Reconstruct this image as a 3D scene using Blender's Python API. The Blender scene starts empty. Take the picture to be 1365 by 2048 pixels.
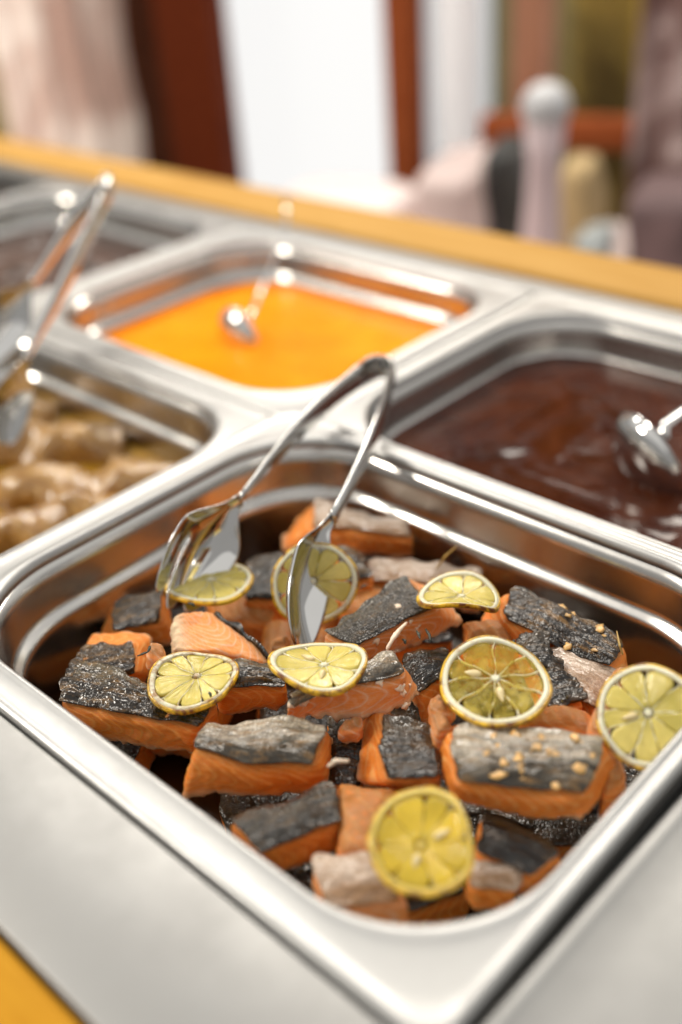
import bpy, bmesh, math, random
from mathutils import Vector, Matrix, noise
random.seed(7)
sc = bpy.context.scene
COL = sc.collection
V = Vector
# ------------------------------------------------------------------ camera
CAM = V((-0.1283594, -0.10911263, 0.28405415))
CR = V((0.67914884, -0.73103777, -0.06588349))      # image right
CD = V((-0.4253003, -0.31877317, -0.84705568))      # image down
CF = V((0.59822781, 0.60329715, -0.52740501))       # view axis
FPX, PW, PH = 2113.34, 1365.0, 2048.0
cd = bpy.data.cameras.new('camera'); cam = bpy.data.objects.new('camera', cd); COL.objects.link(cam)
cam.matrix_world = Matrix(((CR.x, -CD.x, -CF.x, CAM.x), (CR.y, -CD.y, -CF.y, CAM.y), (CR.z, -CD.z, -CF.z, CAM.z), (0, 0, 0, 1)))
cd.sensor_width = 36; cd.sensor_fit = 'AUTO'; cd.lens = FPX / PH * 36
cd.clip_start = 0.01; cd.clip_end = 100
cd.dof.use_dof = True; cd.dof.focus_distance = 0.462; cd.dof.aperture_fstop = 2.6; cd.dof.aperture_blades = 0
sc.camera = cam
# ------------------------------------------------------------------ world, lamps, exposure
w = bpy.data.worlds.new('World'); sc.world = w; w.use_nodes = True
bg = w.node_tree.nodes['Background']; bg.inputs[0].default_value = (1.0, 0.985, 0.96, 1); bg.inputs[1].default_value = 0.36
def area(name, loc, target, sx, sy, power, col):
    l = bpy.data.lights.new(name, 'AREA'); l.shape = 'RECTANGLE'; l.size = sx; l.size_y = sy; l.energy = power; l.color = col
    o = bpy.data.objects.new(name, l); COL.objects.link(o); o.location = loc
    o.rotation_euler = (V(target) - V(loc)).to_track_quat('-Z', 'Y').to_euler()
    return o
area('ceiling_light', (1.5, 1.5, 1.75), (1.5, 1.5, 0.0), 6.6, 6.6, 52, (1.0, 0.985, 0.955))
area('glint_key', (-0.75, 1.55, 1.35), (0.15, 0.17, 0.0), 0.45, 0.45, 26, (1.0, 0.93, 0.82))  # key lamp added at the back left for glints, no window there
area('glint_key', (1.75, 0.65, 1.30), (0.15, 0.17, 0.0), 0.35, 0.45, 12, (1.0, 0.93, 0.82))  # second unseen key lamp, added at the back right for more glints
area('glint_key', (1.20, 1.40, 1.42), (0.15, 0.17, 0.0), 1.30, 0.22, 21, (1.0, 0.94, 0.85))  # long strip lamp added to put wet glints on the skins
sc.view_settings.view_transform = 'Standard'; sc.view_settings.look = 'None'
sc.view_settings.exposure = 0.2; sc.view_settings.gamma = 1.0; sc.view_settings.use_curve_mapping = False
sc.render.engine = 'CYCLES'; sc.cycles.use_denoising = True
sc.cycles.max_bounces = 8; sc.cycles.caustics_reflective = True; sc.cycles.caustics_refractive = False
sc.cycles.sample_clamp_indirect = 4.0; sc.cycles.blur_glossy = 0.5

# ------------------------------------------------------------------ helpers
def ray(u, v): return CR * ((u - PW / 2) / FPX) + CD * ((v - PH / 2) / FPX) + CF
def at(u, v, z):
    d = ray(u, v); return CAM + d * ((z - CAM.z) / d.z)
def lerp(a, b, t): return a + (b - a) * t
def sst(a, b, x):
    t = min(1, max(0, (x - a) / (b - a))); return t * t * (3 - 2 * t)
def nz(x, y=0, z=0, s=1.0): return noise.noise(V((x * s, y * s, z * s)))
def thing(name, label, cat, loc=(0, 0, 0), group=None):
    o = bpy.data.objects.new(name, None); COL.objects.link(o); o.location = loc; o.empty_display_size = 0.02
    o['label'] = label; o['category'] = cat
    if group: o['group'] = group
    return o
def tag(o, label, cat, group=None):
    o['label'] = label; o['category'] = cat
    if group: o['group'] = group
    return o
def mesh(name, verts, faces, mat, parent=None, smooth=True, attr=None, auto=None):
    me = bpy.data.meshes.new(name); off = V((0, 0, 0))
    if parent is not None:
        p = parent
        while p is not None: off = off + V(p.location); p = p.parent
    me.from_pydata([tuple(V(v) - off) for v in verts], [], faces)
    if attr is not None:
        a = me.attributes.new('loc', 'FLOAT_VECTOR', 'POINT'); a.data.foreach_set('vector', [c for t in attr for c in t])
    me.materials.append(mat)
    if smooth: me.polygons.foreach_set('use_smooth', [True] * len(me.polygons))
    me.update()
    o = bpy.data.objects.new(name, me); COL.objects.link(o)
    if parent is not None: o.parent = parent
    return o
def fixn(o):
    bm = bmesh.new(); bm.from_mesh(o.data); bmesh.ops.remove_doubles(bm, verts=bm.verts, dist=1e-7)
    bmesh.ops.recalc_face_normals(bm, faces=bm.faces); bm.to_mesh(o.data); bm.free(); return o
def box(name, lo, hi, mat, parent=None, bev=0.0):
    bm = bmesh.new(); bmesh.ops.create_cube(bm, size=1.0)
    c = (V(lo) + V(hi)) / 2; d = V(hi) - V(lo)
    off = V((0, 0, 0)); p = parent
    while p is not None: off = off + V(p.location); p = p.parent
    for v in bm.verts: v.co = V((v.co.x * d.x, v.co.y * d.y, v.co.z * d.z)) + c - off
    if bev: bmesh.ops.bevel(bm, geom=bm.edges[:], offset=bev, segments=3, profile=0.5, affect='EDGES')
    me = bpy.data.meshes.new(name); bm.to_mesh(me); bm.free(); me.materials.append(mat)
    if bev: me.polygons.foreach_set('use_smooth', [True] * len(me.polygons))
    o = bpy.data.objects.new(name, me); COL.objects.link(o)
    if parent is not None: o.parent = parent
    return o
def grid_faces(n, m, base=0, wrapn=False, wrapm=False):
    f = []
    for i in range(n if wrapn else n - 1):
        for j in range(m if wrapm else m - 1):
            f.append((base + i * m + j, base + ((i + 1) % n) * m + j, base + ((i + 1) % n) * m + (j + 1) % m, base + i * m + (j + 1) % m))
    return f
def tube(name, pts, rad, mat, parent=None, seg=10, flat=1.0):
    vs = []; fs = []; n = len(pts); pts = [V(p) for p in pts]
    for i, p in enumerate(pts):
        t = (pts[min(i + 1, n - 1)] - pts[max(i - 1, 0)]).normalized()
        up = V((0, 0, 1)) if abs(t.z) < 0.9 else V((1, 0, 0))
        s = t.cross(up).normalized(); u = s.cross(t)
        r = rad[i] if isinstance(rad, (list, tuple)) else rad
        for k in range(seg):
            a = 2 * math.pi * k / seg; vs.append(p + s * (r * math.cos(a)) + u * (r * flat * math.sin(a)))
    fs = grid_faces(n, seg, 0, False, True)
    fs.append(tuple(range(seg - 1, -1, -1))); fs.append(tuple(range((n - 1) * seg, n * seg)))
    return fixn(mesh(name, vs, fs, mat, parent))
def lathe(name, prof, mat, loc, parent=None, seg=32):
    vs = []; loc = V(loc)
    for r, z in prof:
        for k in range(seg):
            a = 2 * math.pi * k / seg; vs.append(loc + V((r * math.cos(a), r * math.sin(a), z)))
    return fixn(mesh(name, vs, grid_faces(len(prof), seg, 0, False, True), mat, parent))

# ------------------------------------------------------------------ materials
class NT:
    def __init__(s, name):
        s.m = bpy.data.materials.new(name); s.m.use_nodes = True; s.t = s.m.node_tree; s.p = s.t.nodes['Principled BSDF']; s.out = s.t.nodes['Material Output']
    def n(s, typ, ins=None, **kw):
        x = s.t.nodes.new(typ)
        for k, v in kw.items(): setattr(x, k, v)
        for k, v in (ins or {}).items(): s.set(x.inputs[k], v)
        return x
    def set(s, inp, v):
        if isinstance(v, bpy.types.NodeSocket): s.t.links.new(v, inp)
        elif isinstance(v, (tuple, list)) and len(v) == 3 and inp.type == 'RGBA': inp.default_value = (*v, 1)
        else: inp.default_value = v
    def P(s, **kw):
        for k, v in kw.items():
            s.set(s.p.inputs[k.replace('_', ' ')], v)
            if k == 'Normal': s.set(s.p.inputs['Coat Normal'], v)
    def loc(s, scale=(1, 1, 1), rot=(0, 0, 0), kind='attr', rnd=True):
        if kind == 'attr': c = s.n('ShaderNodeAttribute', attribute_name='loc').outputs['Vector']
        else: c = s.n('ShaderNodeTexCoord').outputs['Object']
        mp = s.n('ShaderNodeMapping', {'Vector': c, 'Scale': scale, 'Rotation': rot})
        if rnd:
            r = s.n('ShaderNodeObjectInfo').outputs['Random']
            k = s.n('ShaderNodeMath', {0: r, 1: 37.0}, operation='MULTIPLY').outputs[0]
            mp = s.n('ShaderNodeVectorMath', {0: mp.outputs[0], 1: k}, operation='ADD')
        return mp.outputs[0]
    def noise(s, vec, scale, detail=3, rough=0.55, dist=0.0):
        return s.n('ShaderNodeTexNoise', {'Vector': vec, 'Scale': scale, 'Detail': detail, 'Roughness': rough, 'Distortion': dist}).outputs['Fac']
    def ramp(s, fac, stops, interp='LINEAR'):
        r = s.n('ShaderNodeValToRGB', {'Fac': fac}); cr = r.color_ramp; cr.interpolation = interp
        while len(cr.elements) < len(stops): cr.elements.new(0.5)
        for e, (p, c) in zip(cr.elements, stops):
            e.position = p; e.color = (*c, 1) if isinstance(c, (tuple, list)) else (c, c, c, 1)
        return r.outputs['Color']
    def mix(s, f, a, b, blend='MIX'):
        x = s.n('ShaderNodeMix', data_type='RGBA', blend_type=blend)
        s.set(x.inputs['Factor'], f); s.set(x.inputs[6], a); s.set(x.inputs[7], b); return x.outputs[2]
    def math(s, op, a, b=0.0):
        return s.n('ShaderNodeMath', {0: a, 1: b}, operation=op).outputs[0]
    def bump(s, h, strength, dist, normal=None):
        b = s.n('ShaderNodeBump', {'Height': h, 'Strength': strength, 'Distance': dist})
        if normal is not None: s.set(b.inputs['Normal'], normal)
        return b.outputs[0]

def steel(name, rough=0.2, col=(0.56, 0.55, 0.53), wear=0.06, bump=0.0):
    m = NT(name); c = m.loc((1, 1, 1), kind='obj')
    n1 = m.noise(c, 35, 5, 0.65); n2 = m.noise(c, 260, 3)
    r = m.math('ADD', m.math('MULTIPLY', m.ramp(n1, [(0.3, 0), (0.75, 1)]), wear), rough)
    r = m.math('ADD', r, m.math('MULTIPLY', n2, wear * 0.5))
    m.P(Base_Color=m.mix(m.ramp(n1, [(0.35, 0), (0.8, 1)]), col, tuple(x * 0.93 for x in col)), Metallic=1.0, Roughness=r)
    if bump: m.P(Normal=m.bump(m.noise(c, 14, 2), bump, 0.002))
    return m.m
M = {}
M['steel'] = steel('pan steel', 0.15, (0.56, 0.54, 0.51), 0.1, 0.12); M['rim'] = steel('satin rim steel', 0.34, (0.41, 0.406, 0.395), 0.14)
M['plate'] = steel('counter steel', 0.44, (0.30, 0.297, 0.288), 0.1, 0.1)
M['chrome'] = steel('polished steel', 0.06, (0.66, 0.65, 0.63), 0.03)
M['dark'] = NT('dark void').m; M['dark'].node_tree.nodes['Principled BSDF'].inputs['Base Color'].default_value = (0.02, 0.018, 0.016, 1)

def wood(name, a, b, rough=0.35):
    m = NT(name); c = m.loc((1, 1, 1), kind='obj')
    st = m.n('ShaderNodeMapping', {'Vector': c, 'Scale': (9, 0.8, 9)}).outputs[0]
    n1 = m.noise(st, 6, 5, 0.6, 1.2); n2 = m.noise(st, 40, 3)
    col = m.mix(m.ramp(n1, [(0.3, 0), (0.7, 1)]), a, b)
    m.P(Base_Color=m.mix(m.math('MULTIPLY', n2, 0.25), col, tuple(x * 0.5 for x in a)), Roughness=rough + 0.25, Specular_IOR_Level=0.06, Normal=m.bump(n2, 0.15, 0.001))
    return m.m
M['wood'] = wood('honey pine wood', (0.58, 0.285, 0.022), (0.44, 0.185, 0.010))
M['redwood'] = wood('red brown wood', (0.40, 0.11, 0.035), (0.24, 0.045, 0.012))
M['brownwood'] = wood('dark brown wood', (0.15, 0.06, 0.032), (0.08, 0.03, 0.016))

def plain(name, col, rough=0.6, var=0.15, scale=8, emit=None, **kw):
    m = NT(name); c = m.loc((1, 1, 1), kind='obj'); n = m.noise(c, scale, 4)
    m.P(Base_Color=m.mix(m.ramp(n, [(0.3, 0), (0.7, 1)]), tuple(x * (1 - var) for x in col), tuple(min(1, x * (1 + var)) for x in col)), Roughness=rough, **kw)
    if emit: m.P(Emission_Color=(*emit[0], 1), Emission_Strength=emit[1])
    return m.m

def flesh(name, base=(0.92, 0.275, 0.018), deep=(0.78, 0.155, 0.006), pale=(0.94, 0.50, 0.17), cream=0.9, crust=0.25):
    m = NT(name); a = m.n('ShaderNodeAttribute', attribute_name='loc').outputs['Vector']
    cm = m.loc((100, 100, 100)); w_ = m.n('ShaderNodeSeparateXYZ', {0: a}).outputs[2]   # z of loc is 0..1 depth
    ph = m.n('ShaderNodeAttribute', attribute_name='flake').outputs['Fac']
    fib = m.n('ShaderNodeMapping', {'Vector': cm, 'Rotation': (0, 0.4, 0.3), 'Scale': (2.2, 9, 0.05)}).outputs[0]
    f1 = m.noise(fib, 2.2, 4, 0.6, 0.6); n1 = m.noise(cm, 0.9, 4, 0.6); n2 = m.noise(cm, 5.0, 4, 0.65)
    fr = m.math('FRACT', m.math('ADD', ph, m.math('MULTIPLY', n2, 0.25)))
    wv = m.ramp(fr, [(0.0, 1), (0.10, 0.15), (0.22, 0), (0.80, 0), (0.93, 0.55), (1.0, 1)])
    col = m.mix(m.ramp(n1, [(0.32, 0), (0.68, 1)]), deep, base)
    col = m.mix(m.math('MULTIPLY', m.ramp(m.noise(cm, 0.55, 4, 0.6, 0.4), [(0.42, 0), (0.68, 1)]), 0.35), col, tuple(lerp(x, y, 0.5) for x, y in zip(base, (0.97, 0.62, 0.34))))
    col = m.mix(m.math('MULTIPLY', m.ramp(f1, [(0.48, 0), (0.70, 1)]), 0.35), col, pale)
    col = m.mix(m.math('MULTIPLY', wv, m.ramp(n1, [(0.3, 0.5), (0.7, 1.0)])), col, pale)
    col = m.mix(m.math('MULTIPLY', m.ramp(m.noise(cm, 1.9, 5, 0.7, 0.8), [(0.60, 0), (0.70, 1)]), 0.5 * cream), col, (0.86, 0.62, 0.42))
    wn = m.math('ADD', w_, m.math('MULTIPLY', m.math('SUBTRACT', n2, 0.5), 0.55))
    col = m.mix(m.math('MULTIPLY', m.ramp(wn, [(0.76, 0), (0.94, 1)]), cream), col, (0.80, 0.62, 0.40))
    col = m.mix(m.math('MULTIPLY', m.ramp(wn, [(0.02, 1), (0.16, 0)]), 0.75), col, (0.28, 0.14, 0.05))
    cr = m.math('MULTIPLY', m.ramp(m.noise(cm, 1.6, 5, 0.7), [(0.58, 0), (0.74, 1)]), crust)
    col = m.mix(cr, col, (0.22, 0.07, 0.012))
    h = m.math('ADD', m.math('MULTIPLY', fr, 0.5), m.math('ADD', m.math('MULTIPLY', f1, 0.55), m.math('MULTIPLY', n2, 0.5)))
    m.P(Base_Color=col, Roughness=m.math('ADD', m.math('MULTIPLY', n2, 0.3), 0.22), Subsurface_Weight=0.10, Subsurface_Radius=(0.003, 0.001, 0.0004), Subsurface_Scale=0.5,
        Coat_Weight=0.3, Coat_Roughness=0.08, Specular_IOR_Level=0.1, Normal=m.bump(h, 0.6, 0.0010))
    return m.m
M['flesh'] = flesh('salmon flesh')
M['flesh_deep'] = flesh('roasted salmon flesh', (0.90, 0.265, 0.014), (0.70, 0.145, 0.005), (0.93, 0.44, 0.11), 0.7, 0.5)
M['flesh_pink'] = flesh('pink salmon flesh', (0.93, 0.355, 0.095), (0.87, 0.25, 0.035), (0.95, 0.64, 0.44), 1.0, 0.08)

def skin(name, dark=(0.014, 0.0085, 0.004), light=(0.13, 0.10, 0.058), edge=(0.45, 1.1), brown=0.5, rough=0.24, scl=5.2, spec=0.4, relief=0.9, net=0.5):
    m = NT(name); a = m.n('ShaderNodeAttribute', attribute_name='loc').outputs['Vector']
    v_ = m.n('ShaderNodeSeparateXYZ', {0: a}).outputs[2]                                   # z of loc is 0..1 across the fillet
    cm = m.loc((100, 100, 0)); c1 = m.n('ShaderNodeMapping', {'Vector': cm, 'Scale': (1, 1.35, 1)}).outputs[0]
    wob = m.n('ShaderNodeTexNoise', {'Vector': cm, 'Scale': 3.0, 'Detail': 2.0}).outputs['Color']
    c2 = m.n('ShaderNodeVectorMath', {0: c1, 1: m.n('ShaderNodeVectorMath', {0: wob, 1: (0.22, 0.22, 0.22)}, operation='MULTIPLY').outputs[0]}, operation='ADD').outputs[0]
    vo = m.n('ShaderNodeTexVoronoi', {'Vector': c2, 'Scale': scl, 'Randomness': 0.55}, feature='F1')
    ed = m.n('ShaderNodeTexVoronoi', {'Vector': c2, 'Scale': scl, 'Randomness': 0.55}, feature='DISTANCE_TO_EDGE').outputs['Distance']
    n2 = m.noise(cm, 4.2, 5, 0.7); n3 = m.noise(cm, 14, 3, 0.6)
    sm = m.n('ShaderNodeMapping', {'Vector': cm, 'Scale': (0.55, 2.0, 1), 'Rotation': (0, 0, 0.12)}).outputs[0]
    n1 = m.noise(sm, 1.1, 5, 0.65, 0.7)
    g = m.math('ADD', v_, m.math('MULTIPLY', m.math('SUBTRACT', n1, 0.5), 1.9))
    g = m.math('ADD', g, m.math('MULTIPLY', m.math('SUBTRACT', n2, 0.5), 0.3))
    col = m.mix(m.ramp(g, [(edge[0], 0), (edge[1], 1)]), dark, light)
    cell = m.n('ShaderNodeSeparateColor', {0: vo.outputs['Color']}).outputs[0]
    col = m.mix(m.ramp(cell, [(0.3, 0), (0.9, 0.7 * net)]), col, tuple(x * 0.6 for x in dark))
    col = m.mix(m.ramp(ed, [(0.0, net), (0.10 + 0.12 * net, 0)]), col, tuple(x * 0.3 for x in dark))
    col = m.mix(m.math('MULTIPLY', m.ramp(m.noise(sm, 2.0, 5, 0.75), [(0.50, 0), (0.66, 1)]), brown), col, (0.27, 0.135, 0.028))
    h = m.math('ADD', m.math('MULTIPLY', m.math('MINIMUM', ed, 0.25), 2.6), m.math('ADD', m.math('MULTIPLY', n2, 0.7), m.math('MULTIPLY', n3, 0.12)))
    m.P(Base_Color=col, Roughness=m.math('ADD', m.math('MULTIPLY', n2, 0.2), rough - 0.06), Metallic=0.0, Specular_IOR_Level=spec * 0.22, Coat_Weight=0.8, Coat_IOR=1.5, Coat_Roughness=0.06, Normal=m.bump(h, relief * 0.5, 0.0006))
    m.set(m.p.inputs['Coat Normal'], m.bump(h, min(1, relief * 0.45), 0.00055))
    return m.m
M['skin_dark'] = skin('dark scaly salmon skin')
M['skin_scaly'] = skin('scaly grey salmon skin', (0.018, 0.013, 0.008), (0.14, 0.118, 0.088), (0.1, 1.0), 0.3, 0.24, 5.0, 0.5, 1.8, 1.0)
M['skin_black'] = skin('charred salmon skin', (0.008, 0.0052, 0.003), (0.06, 0.043, 0.026), (0.45, 1.0), 0.25, 0.26, 6.0, 0.45, 1.0)
M['skin_silver'] = skin('silver salmon skin', (0.04, 0.03, 0.018), (0.54, 0.465, 0.36), (0.15, 0.9), 0.6, 0.27, 6.0, 0.4, 0.6)
M['skin_brown'] = skin('crisp brown salmon skin', (0.017, 0.010, 0.006), (0.075, 0.045, 0.022), (0.3, 0.9), 0.7, 0.30, 4.5, 0.4, 1.6, 0.9)
M['skin_pale'] = skin('pale belly salmon skin', (0.34, 0.20, 0.11), (0.60, 0.47, 0.37), (0.1, 0.6), 0.35, 0.36, 9.0, 0.3, 0.35)
M['garlic'] = plain('roasted garlic', (0.56, 0.33, 0.11), 0.35, 0.6, 300, Subsurface_Weight=0.2, Subsurface_Radius=(0.002, 0.001, 0.0005))
M['albumin'] = plain('white cooked protein', (0.82, 0.66, 0.5), 0.4, 0.1, 200, Subsurface_Weight=0.2, Subsurface_Radius=(0.002, 0.001, 0.0008))
M['herb'] = plain('dried herb', (0.022, 0.026, 0.012), 0.5, 0.3, 100)
M['stem'] = plain('dry stalk', (0.42, 0.26, 0.06), 0.5, 0.2, 100)

# ------------------------------------------------------------------ the setting: floor and buffet counter
fl = box('floor', (-3, -3, -0.96), (5, 6, -0.92), plain('floor tiles', (0.24, 0.2, 0.17), 0.5)); fl['kind'] = 'structure'
ct = thing('buffet_counter', 'buffet counter of brushed steel with honey coloured wooden edges, holding the pans', 'counter', (0, 0, -0.92))
Y0, Y1 = -0.62, 1.55
box('steel_plate', (-0.0565, Y0, -0.012), (-0.0006, Y1, -0.0022), M['plate'], ct, 0.0012)
box('steel_plate', (0.5335, Y0, -0.024), (0.5585, Y1, -0.0130), M['plate'], ct, 0.0012)
box('wood_edge', (-0.16, Y0, -0.05), (-0.0575, Y1, -0.001), M['wood'], ct, 0.006)
box('wood_edge', (0.5595, Y0, -0.05), (0.630, Y1, -0.008), wood('tan pine wood', (0.56, 0.33, 0.10), (0.44, 0.23, 0.05)), ct, 0.006)
box('side_panel', (-0.11, Y0, -0.92), (-0.085, Y1, -0.051), M['brownwood'], ct)
box('side_panel', (0.58, Y0, -0.92), (0.605, Y1, -0.051), M['brownwood'], ct)
box('cross_bar', (-0.004, Y0, -0.035), (0.004, Y1, -0.0195), M['plate'], ct)
box('cross_bar', (0.261, Y0, -0.035), (0.271, Y1, -0.0195), M['plate'], ct)
box('cross_bar', (0.528, Y0, -0.035), (0.5325, Y1, -0.0255), M['plate'], ct)
for y in (-0.004, 0.3265, 0.6530, 0.982):
    box('cross_bar', (0.0045, y - 0.004, -0.0345), (0.2605, y + 0.004, -0.0205), M['plate'], ct)
    box('cross_bar', (0.2715, y - 0.004, -0.0345), (0.5275, y + 0.004, -0.0205), M['plate'], ct)
box('well_floor', (-0.08, Y0, -0.2), (0.585, Y1, -0.19), M['dark'], ct)

# ------------------------------------------------------------------ steel pans
def rrect(x0, y0, x1, y1, r, n=14):
    p = []
    for cx, cy, a0 in ((x1 - r, y1 - r, 0), (x0 + r, y1 - r, 90), (x0 + r, y0 + r, 180), (x1 - r, y0 + r, 270)):
        for k in range(n + 1):
            a = math.radians(a0 + 90 * k / n); p.append((cx + r * math.cos(a), cy + r * math.sin(a)))
    return p
RIM = [(0.0, -0.0075, .006), (0.0, -0.0022, .006), (0.0005, -0.0008, .006), (0.0014, 0.0, .0064), (0.0035, 0.0002, .008), (0.0044, 0.0, .012), (0.0052, -0.0004, .016), (0.0068, -0.0005, .024), (0.0100, -0.0004, .048),
       (0.0112, -0.0001, .0535), (0.0122, 0.0003, .056), (0.0133, 0.0002, .0575), (0.0143, -0.0008, .058), (0.0151, -0.0026, .058), (0.0157, -0.005, .058)]
WALL = [(0.0157, -0.005, .058), (0.0168, -0.014, .0575), (0.0178, -0.0275, .057), (0.0184, -0.0295, .057), (0.0196, -0.0310, .056), (0.0214, -0.0322, .055), (0.0225, -0.0342, .055), (0.0229, -0.037, .0545),
        (0.0236, -0.045, .054), (0.0246, -0.065, .0535), (0.0256, -0.084, .053), (0.0270, -0.0905, .052), (0.0300, -0.0955, .050), (0.0350, -0.0985, .046), (0.0420, -0.0995, .04)]
def pan(label, x0, y0, x1, y1, zo=-0.011, sh=(0, 0), group='steel pans set into the counter'):
    t = thing('steel_pan', label, 'pan', ((x0 + x1) / 2, (y0 + y1) / 2, -0.0995 + zo), group)
    def loft(name, prof, close=False):
        vs = []; 
        for i, z, r in prof:
            k = sst(0.004, 0.012, i); vs += [(a + sh[0] * k, b + sh[1] * k, z + zo) for a, b in rrect(x0 + i, y0 + i, x1 - i, y1 - i, r)]
        m = len(vs) // len(prof); fs = grid_faces(len(prof), m, 0, False, True)
        if close: fs.append(tuple(range((len(prof) - 1) * m, len(prof) * m)))
        o = mesh(name, vs, fs, M['rim' if name == 'rim' else 'steel'], t)
        bm = bmesh.new(); bm.from_mesh(o.data); bmesh.ops.recalc_face_normals(bm, faces=bm.faces)
        if sum(f.normal.z * f.calc_area() for f in bm.faces) < 0: bmesh.ops.reverse_faces(bm, faces=bm.faces[:])
        bm.to_mesh(o.data); bm.free()
        sd = o.modifiers.new('sheet', 'SOLIDIFY'); sd.thickness = 0.0007; sd.offset = -1
        return o
    loft('rim', RIM); loft('wall', WALL[:11]); loft('base', WALL[10:], True)
    return t
G = 0.0015
pan('steel pan of roasted salmon and lemon in the foreground', 0, 0, 0.265, 0.325, 0.0, (0.003, -0.004))
pan('steel pan of browned meat rolls left of the salmon pan', 0, 0.328, 0.265, 0.653)
pan('steel pan filled with bright orange soup', 0.267, 0.3265, 0.532, 0.6515)
pan('steel pan of dark brown sauce behind the salmon on the right', 0.267, -0.0015, 0.532, 0.3235)
pan('steel pan of dark stew at the far left beyond the orange soup', 0.267, 0.6545, 0.532, 0.9795)
# flat lid on the well nearest the camera on the right
t = thing('steel_cover', 'plain flat steel cover plate at the bottom right corner beside the salmon pan', 'cover', (0.13, -0.18, -0.008))
def lidpt(x, y): 
    a = math.radians(-1.1); return (x * math.cos(a) - y * math.sin(a) , x * math.sin(a) + y * math.cos(a))
vs = []; LP = [(0, -0.012, .010), (0, -0.0036, .010), (0.0010, -0.0021, .010), (0.003, -0.0016, .011), (0.0055, -0.0021, .012), (0.0075, -0.0026, .013), (0.02, -0.0025, .02)]
for i, z, r in LP:
    for a, b in rrect(-0.02 + i, -0.36 + i, 0.262 - i, -0.0022 - i, r):
        q = lidpt(a, b); vs.append((q[0], q[1], z))
m_ = len(vs) // len(LP); fs = grid_faces(len(LP), m_, 0, False, True) + [tuple(range((len(LP) - 1) * m_, len(LP) * m_))]
o = fixn(mesh('plate', vs, fs, M['plate'], t))

# ------------------------------------------------------------------ liquids
def liquid(name, label, cat, x0, y0, x1, y1, z, mat, amp=0.0006, fr=60, n=34, seedz=0.0, r=0.054):
    i = 0.0226; vs = []; base = rrect(x0 + i, y0 + i, x1 - i, y1 - i, r, 16); cx, cy = (x0 + x1) / 2, (y0 + y1) / 2
    m = len(base); ks = [1 - (k / n) ** 1.0 * 0.985 for k in range(n + 1)]
    vs += [(a, b, z - 0.012) for a, b in base]
    for k in ks:
        for a, b in base:
            x, y = cx + (a - cx) * k, cy + (b - cy) * k
            h = amp * (nz(x, y, seedz, fr) + 0.5 * nz(x, y, seedz + 3, fr * 2.7)) + 0.0012 * max(0, (k - 0.97) / 0.03)
            vs.append((x, y, z + h))
    fs = grid_faces(len(ks) + 1, m, 0, False, True); fs.append(tuple(range((len(ks)) * m, (len(ks) + 1) * m)))
    return tag(fixn(mesh(name, vs, fs, mat)), label, cat)
m = NT('orange soup'); c = m.loc(kind='obj', rnd=False)
m.P(Base_Color=m.mix(m.ramp(m.noise(c, 22, 4, 0.6, 1.5), [(0.35, 0), (0.7, 1)]), (0.90, 0.23, 0.002), (0.92, 0.30, 0.008)), Roughness=0.3, Specular_IOR_Level=0.03, Subsurface_Weight=0.15, Subsurface_Radius=(0.004, 0.002, 0.0005)); M['soup'] = m.m
m = NT('brown sauce'); c = m.loc(kind='obj', rnd=False)
m.P(Base_Color=m.mix(m.ramp(m.noise(c, 26, 5, 0.65, 1.0), [(0.35, 0), (0.72, 1)]), (0.030, 0.0055, 0.002), (0.075, 0.017, 0.004)), Specular_IOR_Level=0.14, Roughness=m.ramp(m.noise(c, 45, 3), [(0.3, 0.08), (0.7, 0.22)])); M['sauce'] = m.m
m = NT('dark stew'); c = m.loc(kind='obj', rnd=False)
m.P(Base_Color=m.mix(m.ramp(m.noise(c, 40, 5), [(0.35, 0), (0.7, 1)]), (0.018, 0.008, 0.005), (0.10, 0.04, 0.02)), Roughness=0.3); M['stew'] = m.m
m = NT('gap shade juices'); m.P(Base_Color=(0.05, 0.018, 0.004), Roughness=0.12); M['juice'] = m.m  # near-black juice also stands in for the shade between the pieces
liquid('orange_soup', 'smooth bright orange soup filling its pan', 'soup', 0.267, 0.3265, 0.532, 0.6515, -0.0485, M['soup'], 0.0005, 30)
liquid('brown_sauce', 'glossy dark brown sauce with lumps at the right', 'sauce', 0.267, -0.0015, 0.532, 0.3235, -0.0415, M['sauce'], 0.0014, 36, 60, 5.0)
liquid('dark_stew', 'dark brown stew in the far left pan', 'stew', 0.267, 0.6545, 0.532, 0.9795, -0.05, M['stew'], 0.006, 45, 50, 9.0)
liquid('meat_gravy', 'yellowish gravy under the browned meat rolls', 'gravy', 0, 0.328, 0.265, 0.653, -0.064, plain('gravy', (0.42, 0.22, 0.02), 0.2, 0.3, 30), 0.0008, 60, 24)
liquid('gap_shade_juice', 'oily cooking juice under the salmon, near black for the shade in the gaps', 'juice', 0, 0, 0.265, 0.325, -0.082, M['juice'], 0.0005, 60, 20)

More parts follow.
